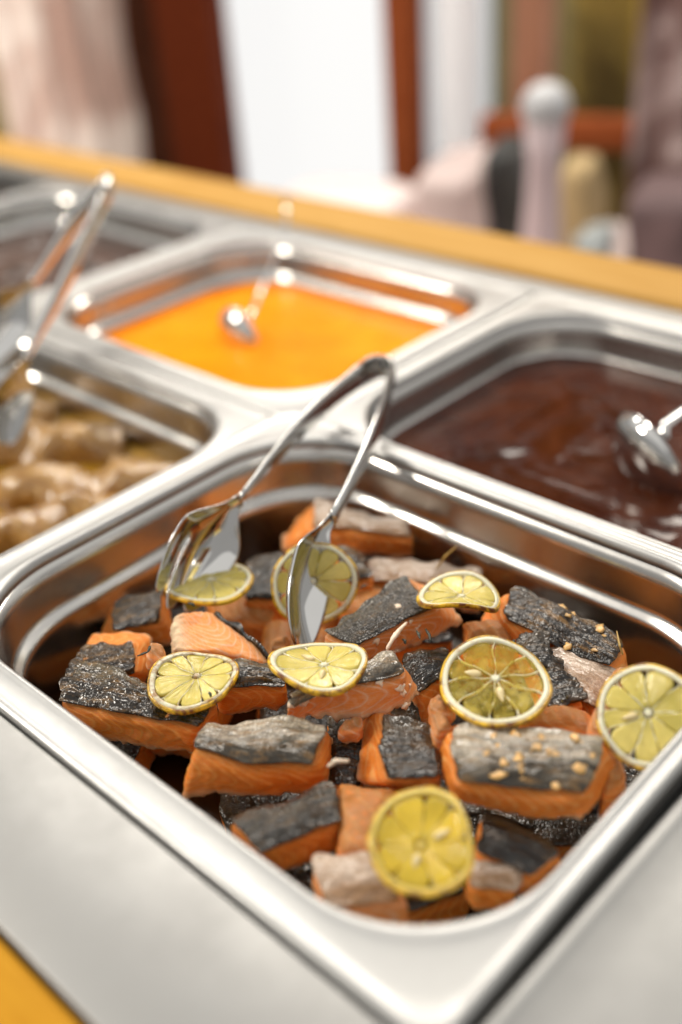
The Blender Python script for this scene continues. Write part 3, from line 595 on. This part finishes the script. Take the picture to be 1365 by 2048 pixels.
lemon('golden frontmost lemon slice with one edge folded up', 850, 1686, -7, 0.0202, (0.20, 0.02), 8, bend=(5, 5), pul='pulp_gold', pth='pith_gold', seed=5, seeds=2, fold=(0.1, 0.62, 0.9, 0.5))
lemon('curled lemon slice at the right back with a browned lower rim', 920, 1190, -10, 0.0198, (-0.12, 0.12), 9, rnd='rind_char', seed=6, seeds=0, bend=(-8, 10), oval=0.86)
lemon('upright lemon slice standing behind the spoon of the tongs', 629, 1167, -18, 0.0212, (1.35, 0.12), 9, seed=7, seeds=0)
lemon('lemon slice lying beneath the fork of the tongs', 420, 1166, -20, 0.0215, (-0.10, 0.0), 10, pul='pulp', seed=8, seeds=0, bend=(3, -3))

# ------------------------------------------------------------------ tongs
def tongs(label, hub=(757, 748, 0.016), nL=(478, 1003, 0.012), nR=(664, 1040, 0.006), tL=(330, 1215, -0.024), tR=(580, 1294, -0.024)):
    hub, nL, nR, tL, tR = at(*hub), at(*nL), at(*nR), at(*tL), at(*tR); shift = V((0, 0, 0)); rot = 0.0
    piv = hub.copy()
    def X(p):
        p = V(p); d = p - piv; c, s = math.cos(rot), math.sin(rot)
        return V((d.x * c - d.y * s, d.x * s + d.y * c, d.z)) + piv + shift
    root = thing('serving_tongs', label, 'tongs', X(V((hub.x, hub.y, hub.z - 0.01))), 'steel serving tongs')
    def strip(name, pts, wid, nor, par, th=0.0011):
        """flat band through pts with a width direction per point"""
        vs = []; n = len(pts)
        for i, p in enumerate(pts):
            tn = (pts[min(i + 1, n - 1)] - pts[max(i - 1, 0)]).normalized(); w_ = (nor[i] - tn * nor[i].dot(tn)).normalized(); k = tn.cross(w_)
            for a, b in ((-1, -.5), (-.55, -1.4), (0, -1.7), (.55, -1.4), (1, -.5), (1, .5), (.55, -.4), (0, -.7), (-.55, -.4), (-1, .5)):
                vs.append(X(p + w_ * (wid[i] * a) + k * (th * b)))
        fs = grid_faces(n, 10, 0, False, True) + [tuple(range(9, -1, -1)), tuple(range((n - 1) * 10, n * 10))]
        return fixn(mesh(name, vs, fs, M['chrome'], par))
    up = V((0, 0, 1)); back = (hub - (nL + nR) / 2).normalized(); side = (nL - nR).normalized()
    # spring bow: a loop joining both arms
    bow = []; r = 0.0085
    for k in range(15):
        a = math.pi * (k / 14); bow.append(hub + side * (r * math.cos(a)) + back * (r * 1.2 * math.sin(a)))
    strip('spring', bow, [0.0075] * 15, [up] * 15, root)
    def arm(neck, sgn, tw, WH=0.0078):
        st = hub + side * (r * sgn); pts = []; wd = []; nr = []
        for k in range(22):
            q = k / 21; p = lerp(st, neck, q) + side * (sgn * 0.004 * math.sin(math.pi * q)) + up * (0.001 * math.sin(math.pi * q))
            pts.append(p); wd.append(lerp(WH, 0.0042, sst(0.35, 1, q))); nr.append((up * math.cos(tw * q) + side * math.sin(tw * q)).normalized())
        return strip('arm', pts, wd, nr, root)
    aL = arm(nL, 1, -0.25); aR = arm(nR, -1, 0.12)
    def head(name, neck, tip, wdir, par, wmax, cup, tines):
        ax = (tip - neck); L = ax.length; ax = ax / L; wv = (wdir - ax * wdir.dot(ax)).normalized(); nv = ax.cross(wv)
        if nv.dot(cup) < 0: nv = -nv                                   # concave towards nv
        nu, nvv = 46, 33; P = []
        def S(uu, vv, o):
            w_ = wmax * (0.17 + 0.83 * sst(0.02, 0.42, uu)) * math.sqrt(max(0.0, 1 - max(0, (uu - 0.45) / 0.555) ** 2.4)) if not tines else wmax * (0.17 + 0.83 * sst(0.02, 0.40, uu)) * (1 - 0.30 * sst(0.5, 1.0, uu))
            dep = 0.0095 * math.sin(math.pi * min(1, uu * 0.93 + 0.03)) * (1 - vv * vv) + 0.007 * uu * uu * -1 + 0.002 * sst(0, .1, uu)
            return neck + ax * (L * uu) + wv * (w_ * vv) - nv * (dep + o)
        vsA = []; keep = {}
        for i in range(nu + 1):
            for j in range(nvv + 1):
                vv = -1 + 2 * j / nvv; ue = 1.0
                if tines:
                    for lo, hi in ((-1.0, -.42), (-.24, .24), (.42, 1.0)):
                        if lo - .09 <= vv <= hi + .09:
                            q = min(1, abs((vv - (lo + hi) / 2) / ((hi - lo) / 2 + .0))); ue = 1 - 0.10 * q ** 2.5 - (0.06 if abs(vv) > .3 else 0)
                vsA.append((i / nu * ue, vv))
        def slot(i, j):
            vc = -1 + 2 * (j + .5) / nvv; return tines and i / nu > 0.50 + (0.05 if False else 0) and .27 < abs(vc) < .40
        vs = [X(S(a, b, -0.0005)) for a, b in vsA] + [X(S(a, b, 0.0007)) for a, b in vsA]; Nn = len(vsA); m1 = nvv + 1; fs = []; cells = {(i, j) for i in range(nu) for j in range(nvv) if not slot(i, j)}
        for i, j in cells:
            a, b, c, d = i * m1 + j, (i + 1) * m1 + j, (i + 1) * m1 + j + 1, i * m1 + j + 1
            fs.append((a, b, c, d)); fs.append((Nn + d, Nn + c, Nn + b, Nn + a))
            for (di, dj), (e, f) in (((-1, 0), (a, d)), ((1, 0), (c, b)), ((0, -1), (b, a)), ((0, 1), (d, c))):
                if (i + di, j + dj) not in cells: fs.append((e, f, Nn + f, Nn + e))
        o = fixn(mesh(name, vs, fs, M['chrome'], par)); return o
    head('fork_head', nL + (tL - nL).normalized() * -0.002, tL, CR * 0.75 + CF * 0.62 + CD * 0.25, aL, 0.0200, -CF + CR * 1.0, True)
    head('spoon_head', nR + (tR - nR).normalized() * -0.002, tR, CF * 0.85 + CR * 0.50 - CD * 0.1, aR, 0.0180, CR - CF * .3, False)
    return root
tongs('polished steel fork and spoon tongs resting in the salmon pan')
tongs('blurred steel tongs resting in the meat pan at the far left', (212, 384, 0.08), (62, 572, 0.040), (50, 725, 0.018), (-62, 725, 0.0), (2, 884, -0.032))

# ------------------------------------------------------------------ ladles
def ladle(label, c, axis, R, handle, hr=0.0038):
    c = V(c); ax = V(axis).normalized(); s = ax.cross(V((0, 0, 1)) if abs(ax.z) < .9 else V((1, 0, 0))).normalized(); t_ = ax.cross(s)
    root = thing('ladle', label, 'ladle', c - V((0, 0, R)), 'steel ladles'); vs = []; prof = []
    for k in range(15):
        a = math.pi / 2 * k / 14; prof.append((R * max(.02, math.sin(a)), -R * 0.82 * math.cos(a)))
    prof += [(R + .0008, 0.0004), (R - .0008, 0.0006)]
    for k in range(14, -1, -1):
        a = math.pi / 2 * k / 14; prof.append(((R - .0013) * max(.02, math.sin(a)), -(R - .0013) * 0.82 * math.cos(a)))
    for r, z in prof:
        for k in range(40):
            a = 2 * math.pi * k / 40; vs.append(c + s * (r * math.cos(a)) + t_ * (r * math.sin(a)) + ax * (z * 0.62))
    fixn(mesh('bowl', vs, grid_faces(len(prof), 40, 0, False, True), M['chrome'], root))
    tube('handle', handle, [hr * 1.1] * 2 + [hr] * (len(handle) - 2), M['chrome'], root, 12, 0.5)
    return root
b = at(1300, 918, -0.032); hd = V((0.55, -0.83, 0)).normalized()
ax = (CR * 0.85 - CD * 0.50 + CF * 0.12).normalized(); e = b - CD * 0.012 + CR * 0.008
ladle('polished ladle tipped on its side in the dark brown sauce', b, ax, 0.031, [e, at(1330, 850, -0.018), at(1400, 800, -0.004), at(1560, 705, 0.03), at(1700, 620, 0.06)])
b = at(482, 676, -0.050); ax = (CR * 0.75 - CD * 0.45 + CF * 0.45).normalized(); e = b - CD * 0.012 + CR * 0.006; top = at(570, 470, 0.0)
ladle('ladle standing in the orange soup with a thin upright handle', b, ax, 0.026, [e, lerp(e, top, 0.3), top, at(574, 430, 0.014), at(572, 396, 0.024)], 0.0016)

# ------------------------------------------------------------------ meat rolls in the left pan
m = NT('browned meat roll'); c = m.loc(kind='obj'); n1 = m.noise(c, 60, 5, 0.7); n2 = m.noise(c, 190, 4, 0.7)
col = m.mix(m.ramp(n1, [(0.3, 0), (0.66, 1)]), (0.16, 0.06, 0.010), (0.48, 0.27, 0.08)); col = m.mix(m.ramp(n2, [(0.55, 0), (0.75, 1)]), col, (0.60, 0.40, 0.16))
m.P(Base_Color=col, Roughness=0.2, Coat_Weight=0.4, Coat_Roughness=0.12, Normal=m.bump(n2, 0.5, 0.0012)); M['meat'] = m.m
rolls = [((150, 890), 1.0, 'speckled meat roll along the back of the left pan'), ((300, 950), 1.0, 'pale meat roll end by the right corner of the left pan'), ((95, 985), 1.0, 'middle browned meat roll in the left pan'), ((35, 900), 0.9, 'meat roll under the tongs head at the left picture edge'),
         ((30, 1075), .9, 'nearest browned meat roll in the left pan'), ((190, 1030), .85, 'small browned meat roll against the near rim of the left pan'), ((60, 820), .9, 'farthest meat roll in the left pan')]
for k, ((u, v), sc_, lab) in enumerate(rolls):
    c = at(u, v, -0.058); a = -0.75 + 0.25 * math.sin(k * 2.3); d = V((math.cos(a), math.sin(a), 0)); n_ = V((-d.y, d.x, 0)); vs = []
    c.x = min(max(c.x, 0.055), 0.205); c.y = max(c.y, 0.388)
    for i in range(33):
        q = i / 32; x = (q - .5) * 0.082 * sc_; r = 0.0175 * sc_ * max(0.03, (1 - abs(2 * q - 1) ** 3.2)) ** .5
        for j in range(28):
            b_ = 2 * math.pi * j / 28; p = c + d * x + n_ * (r * math.cos(b_)) + V((0, 0, r * 0.85 * math.sin(b_)))
            o_ = V((nz(p.x, p.y, p.z + k, 34), nz(p.x + 3, p.y, p.z + k, 34), nz(p.x, p.y + 5, p.z, 34))) * 0.012 + V((nz(p.x, p.y, p.z + k, 210), nz(p.x + 3, p.y, p.z + k, 210), nz(p.x, p.y, p.z, 210))) * 0.0014
            vs.append(p + o_)
    tag(fixn(mesh('meat_roll', vs, grid_faces(33, 28, 0, False, True) + [tuple(range(28)), tuple(range(32 * 28, 33 * 28))], M['meat'])), lab, 'meat roll', 'meat rolls in the left pan')

# ------------------------------------------------------------------ herbs and scraps on the fish
def strand(name, label, cat, pts, r, mat, group=None, flat=1.0):
    P_ = [at(*p[:2], p[2] * 0.001) for p in pts]; Q = []
    for i in range(len(P_) - 1):
        for k in range(4): Q.append(lerp(P_[i], P_[i + 1], k / 4))
    Q.append(P_[-1]); n = len(Q); o = tube(name, Q, [r * (0.45 + 0.55 * math.sin(math.pi * (i + .6) / n)) for i in range(n)], mat, None, 7, flat)
    for v in o.data.vertices: v.co += V((nz(*v.co, 900), nz(v.co.x + 1, v.co.y, v.co.z, 900), nz(v.co.x, v.co.y + 1, v.co.z, 900))) * r * 0.5
    return tag(o, label, cat, group)
strand('dry_stalk', 'thin yellow dry stalk sticking up at the back right', 'stalk', [(872, 1140, -30), (892, 1112, -22), (914, 1092, -16)], 0.0006, M['stem'])
strand('dry_stalk', 'thin curled dry stalk by the crisp brown salmon at right', 'stalk', [(1234, 1262, -16), (1240, 1292, -16), (1246, 1310, -20)], 0.0005, M['stem'])
strand('protein_strand', 'white cooked protein strand on the central scaly salmon piece', 'strand', [(774, 1300, -14), (786, 1278, -12), (798, 1262, -12), (812, 1246, -13)], 0.0011, M['albumin'])
strand('protein_strand', 'curled pale protein strand beside the silvery left piece', 'strand', [(656, 1534, -16), (672, 1522, -12), (698, 1522, -13)], 0.0010, M['albumin'])
hb = [((560, 1486), (574, 1482), -12.6, 'dark herb needle on the silvery skin of the left piece'), ((834, 1262), (840, 1278), -14, 'dark herb flake on the pink side of the centre piece'), ((852, 1258), (862, 1282), -14, 'largest dark red herb flake on the centre piece'), ((806, 1278), (812, 1288), -15, 'lowest herb flake on the centre piece'),
      ((276, 1312), (296, 1304), -8, 'herb sprig needle on the orange flesh at left'), ((296, 1304), (300, 1292), -6, 'upper herb sprig needle on the orange flesh at left'), ((376, 1206), (390, 1212), -8, 'herb needle at the top of the pink flesh up piece'), ((1146, 1362), (1158, 1370), -24, 'herb needle on the white belly skin at right'),
      ((418, 1384), (422, 1394), -9, 'black herb fleck on the browned left lemon'), ((604, 1100), (612, 1112), -18, 'herb fleck on the upright lemon slice'), ((1030, 1280), (1020, 1290), 1, 'dark fleck on the large see-through lemon'), ((720, 1176), (736, 1168), -30, 'herb clump behind the upright lemon')]
for (a, b, z, lab) in hb:
    strand('herb_needle', lab, 'herb', [(*a, z), ((a[0] + b[0]) / 2 + 1.5, (a[1] + b[1]) / 2 - 1, z + .6), (*b, z)], 0.0007, M['herb'], 'herb needles on the food', 0.6)

# ------------------------------------------------------------------ the room beyond the counter
HD = V((0.704, 0.710, 0)); ang = math.radians(-24); r0 = V((0.68, -0.733, 0)).normalized()
WD = V((r0.x * math.cos(ang) - r0.y * math.sin(ang), r0.x * math.sin(ang) + r0.y * math.cos(ang), 0)); WN = V((WD.y, -WD.x, 0))
if WN.dot(HD) > 0: WN = -WN
W0 = CAM + HD * 2.5
def wp(u, v, off=0.0):
    d = ray(u, v); p0 = W0 + WN * off; s = (p0 - CAM).dot(WN) / d.dot(WN); return CAM + d * s
def ws(u, v=220, off=0.0): return (wp(u, v, off) - (W0 + WN * off)).dot(WD)
def slab(name, s0, s1, z0, z1, off, th, mat, parent=None, bev=0.004):
    o = box(name, (0, 0, 0), (s1 - s0, th, z1 - z0), mat, None, bev)
    R_ = Matrix((WD, WN, V((0, 0, 1)))).transposed().to_4x4(); p = W0 + WN * off + WD * s0; p.z = z0
    o.matrix_world = Matrix.Translation(p) @ R_
    if parent is not None: o.parent = parent; o.matrix_parent_inverse = Matrix.Translation(parent.location).inverted()
    return o
def cloth(name, label, cat, s0, s1, z0, z1, off, mat, amp=0.03, wl=0.09, wave=0.0, group=None):
    nxx = max(30, int((s1 - s0) / 0.008)); nzv = 40; fr_ = []; bk = []
    for i in range(nxx + 1):
        for j in range(nzv + 1):
            q = i / nxx; zz = lerp(z0, z1, j / nzv); ss = lerp(s0, s1, q)
            if i == nxx: pass
            ss += wave * math.sin(zz * 22) * q
            a = amp * math.sin(ss / wl * 6.283 + 0.6 * math.sin(zz * 2)) * (0.7 + 0.3 * math.sin(ss * 9))
            p = W0 + WD * ss + WN * (off + a); p.z = zz; fr_.append(p); bk.append(p - WN * 0.003)
    m1 = nzv + 1; N = len(fr_); fs = grid_faces(nxx + 1, m1) + [tuple(reversed(f)) for f in grid_faces(nxx + 1, m1, N)]
    return tag(fixn(mesh(name, fr_ + bk, fs, mat)), label, cat, group)
def lace(name, a, b, sc_):
    m = NT(name); c = m.loc(kind='obj'); n = m.noise(c, sc_, 4, 0.5, 0.5)
    m.P(Base_Color=m.mix(m.ramp(n, [(0.40, 0), (0.60, 1)]), a, b), Roughness=0.8)
    tl = m.n('ShaderNodeBsdfTranslucent', {'Color': m.p.inputs['Base Color'].links[0].from_socket}); mx = m.n('ShaderNodeMixShader', {0: 0.55, 1: m.p.outputs[0], 2: tl.outputs[0]}); m.t.links.new(mx.outputs[0], m.out.inputs['Surface']); return m.m
ZF, ZC = -0.92, 1.7
bt = thing('back_wall', 'olive wall behind the posts at the back of the room', 'wall', (W0.x, W0.y, ZF))
slab('wall_panel', ws(-400), ws(-60), ZF, ZC, -0.3, 0.05, plain('olive wall', (0.36, 0.27, 0.10), 0.8, 0.2, 2), bt)
slab('wall_panel', ws(960, off=-.3), ws(1900, off=-.3), ZF, ZC, -0.3, 0.05, plain('dark olive wall', (0.30, 0.26, 0.12), 0.8, 0.3, 3), bt)
def window(label, u0, u1, strength, col, off):
    t = thing('lit_window', label, 'window', (*wp((u0 + u1) / 2, 220, off).xy, ZF), 'daylit windows at the back')
    slab('pane', ws(u0, off=off), ws(u1, off=off), ZF, ZC, off, 0.02, plain('daylit glass', (0.12, 0.12, 0.12), 0.3, 0.02, 2, (col, strength)), t)
    return t
window('wide white daylit doorway between the dark door and the thin red post', 470, 835, 0.80, (1.0, 1.0, 0.985), -0.25)
window('narrower grey daylit window right of the thin red post', 836, 985, 0.42, (0.98, 1.0, 1.0), -0.25)
window('unseen glowing pane added behind the pink lace curtain to brighten it', 30, 222, 4.2, (1.0, 0.98, 0.95), -0.25)  # glowing pane added out of view so the pink lace looks brighter
window('unseen glowing pane added behind the mauve lace curtain to brighten it', 1290, 1600, 1.8, (1.0, 0.98, 0.95), -0.24)  # added emitter, lights the mauve lace from behind
def post(label, u0, u1, off, mat, name='wooden_post', th=0.09):
    t = thing(name, label, 'post' if 'post' in name else 'door', (*wp((u0 + u1) / 2, 220, off).xy, ZF))
    slab('shaft', ws(u0, off=off), ws(u1, off=off), ZF, ZC, off, th, mat, t, 0.01); slab('foot', ws(u0, off=off) - .015, ws(u1, off=off) + .015, ZF, ZF + 0.12, off - .012, th + .03, mat, t, 0.006)
    return t
post('thin red brown wooden post right of the white doorway', 802, 856, 0.0, M['redwood'])
post('brown wooden post behind the pale globe ornament', 1042, 1110, -0.05, plain('brown painted wood', (0.38, 0.17, 0.095), 0.5))
post('dark red door frame left of the white doorway', 372, 478, -0.05, wood('dark red wood', (0.20, 0.04, 0.012), (0.10, 0.016, 0.005)))
d = thing('wooden_door', 'dark brown wooden door beside the pink lace curtain', 'door', (*wp(320, 200, -.08).xy, ZF))
slab('door_leaf', ws(225, off=-.12), ws(371, off=-.12), ZF, ZC, -0.12, 0.05, M['brownwood'], d); slab('door_panel', ws(262, off=-.068), ws(345, off=-.068), -0.4, 0.25, -0.069, 0.02, M['brownwood'], d, 0.008)
o = thing('window_rail', 'red brown wooden rail crossing the olive wall behind the globe ornament', 'rail', (*wp(1120, 250, .03).xy, wp(1120, 285, .03).z))
zr0, zr1 = wp(1120, 288, .05).z, wp(1120, 226, .05).z
slab('beam', ws(972, 250, .05), ws(1300, 250, .05), zr0, zr1, 0.05, 0.05, M['redwood'], o, 0.008)
cloth('lace_curtain', 'pale pink lace curtain hanging at the left of the background', 'curtain', ws(8, 200, .05), ws(275, 200, .05), ZF, ZC, 0.05, lace('pink lace', (0.70, 0.54, 0.47), (0.92, 0.84, 0.78), 4.5), 0.02, 0.11, 0.012)
cloth('lace_curtain', 'mauve and white lace curtain at the right of the background', 'curtain', ws(1272, 200, .1), ws(1560, 200, .1), ZF, ZC, 0.10, lace('mauve lace', (0.34, 0.22, 0.20), (0.92, 0.82, 0.80), 5.5), 0.025, 0.10, 0.01)
cloth('olive_curtain', 'olive curtain strip with yellow stripe at the right', 'curtain', ws(1135, 200, -.2), ws(1300, 200, -.2), ZF, ZC, -0.2, lace('olive cloth', (0.28, 0.21, 0.07), (0.72, 0.58, 0.18), 5.0), 0.02, 0.14)
cloth('sheer_curtain', 'white sheer curtain strip with an added glow in the grey window', 'curtain', ws(880, 200, -.15), ws(955, 200, -.15), wp(915, 300, -.15).z, ZC, -0.15, plain('glowing white cloth', (0.9, 0.9, 0.88), 0.8, 0.05, 3, ((1, 1, 1), 0.25)), 0.01, 0.06)  # cloth emits a little, brightness put into the material
# things standing on a table beyond the counter
def rbox(name, label, cat, u0, u1, v0, v1, off, mat, dep=0.25, taper=0.0):
    s0, s1 = ws(u0, (v0 + v1) / 2, off), ws(u1, (v0 + v1) / 2, off); z1 = wp((u0 + u1) / 2, v0, off).z; z0 = wp((u0 + u1) / 2, v1, off).z - 0.1
    vs = []; n = 16
    for k in range(n + 1):
        q = k / n; e = (1 - max(0, (q - .9) / .1) ** 2 * 0.12) * (1 - taper * q); zz = lerp(z0, z1, q)
        for a, b in rrect(-1, -1, 1, 1, 0.45, 6):
            p = W0 + WD * ((s0 + s1) / 2 + (s1 - s0) / 2 * a * e + 0.006 * math.sin(zz * 40 + b)) + WN * (off + dep / 2 * b * e); p.z = zz; vs.append(p)
    m1 = len(vs) // (n + 1); return tag(fixn(mesh(name, vs, grid_faces(n + 1, m1, 0, False, True) + [tuple(range(m1)), tuple(range(n * m1, (n + 1) * m1))], mat)), label, cat)
TZ = wp(1000, 520, 0.55).z
tb = thing('side_table', 'table with a pale pink cloth beyond the counter', 'table', (*wp(900, 400, .6).xy, ZF))
slab('tabletop', ws(520, 400, .45), ws(1500, 400, .45), TZ - 0.03, TZ, 0.30, 0.5, plain('pink tablecloth', (0.70, 0.58, 0.55), 0.8, 0.1, 5), tb, 0.006)
for u in (560, 1460):
    for of in (0.34, 0.72): slab('leg', ws(u, 400, .45), ws(u, 400, .45) + 0.05, ZF, TZ - 0.031, of, 0.05, M['redwood'], tb)
rbox('folded_linen', 'stack of pale pink linen in front of the white doorway', 'linen', 560, 800, 392, 470, 0.5, plain('pale pink linen', (0.84, 0.73, 0.70), 0.8, 0.08, 6))
rbox('folded_linen', 'stack of pale linen right of the thin red post', 'linen', 872, 990, 322, 450, 0.45, plain('pale mauve linen', (0.60, 0.48, 0.45), 0.8, 0.12, 8))
rbox('dark_box', 'dark box under the rail left of the globe ornament', 'box', 985, 1052, 286, 372, 0.42, plain('dark paint', (0.03, 0.03, 0.028), 0.6), 0.15)
rbox('beige_bag', 'beige paper bag right of the globe ornament', 'bag', 1118, 1212, 320, 470, 0.42, plain('beige paper', (0.46, 0.33, 0.16), 0.8, 0.15, 9), 0.16, 0.35)
rbox('blue_cup', 'small bluish cup just above the wooden counter edge at right', 'cup', 1160, 1215, 462, 505, 0.6, plain('bluish ceramic', (0.42, 0.46, 0.46), 0.4), 0.1)
rbox('mauve_cushion', 'dark mauve bundle at the right edge behind the counter', 'bundle', 1262, 1420, 372, 540, 0.5, plain('mauve cloth', (0.15, 0.095, 0.095), 0.8, 0.3, 14), 0.2, 0.1)
c = wp(1092, 215, 0.62); zt = wp(1084, 470, .62).z - .08; c0 = V((c.x, c.y, zt)); px_m = (c - CAM).dot(CF) / FPX
t = thing('globe_ornament', 'pale glass globe on a pink stem standing behind the counter', 'ornament', c0)
Rg = 50 * px_m; hgl = c.z - zt
lathe('globe', [(max(.001, Rg * math.sin(math.pi * k / 20)), hgl - Rg * math.cos(math.pi * k / 20)) for k in range(21)], plain('milky glass', (0.52, 0.52, 0.53), 0.25, 0.03), c0, t)
lathe('stem', [(0.001, 0.0), (Rg * .95, 0.0), (Rg * .9, hgl * .2), (Rg * .72, hgl * .5), (Rg * .68, hgl * .7), (Rg * .85, hgl - Rg * .5), (0.001, hgl - Rg * .45)], plain('pink ceramic', (0.62, 0.49, 0.50), 0.5, 0.06), c0, t)
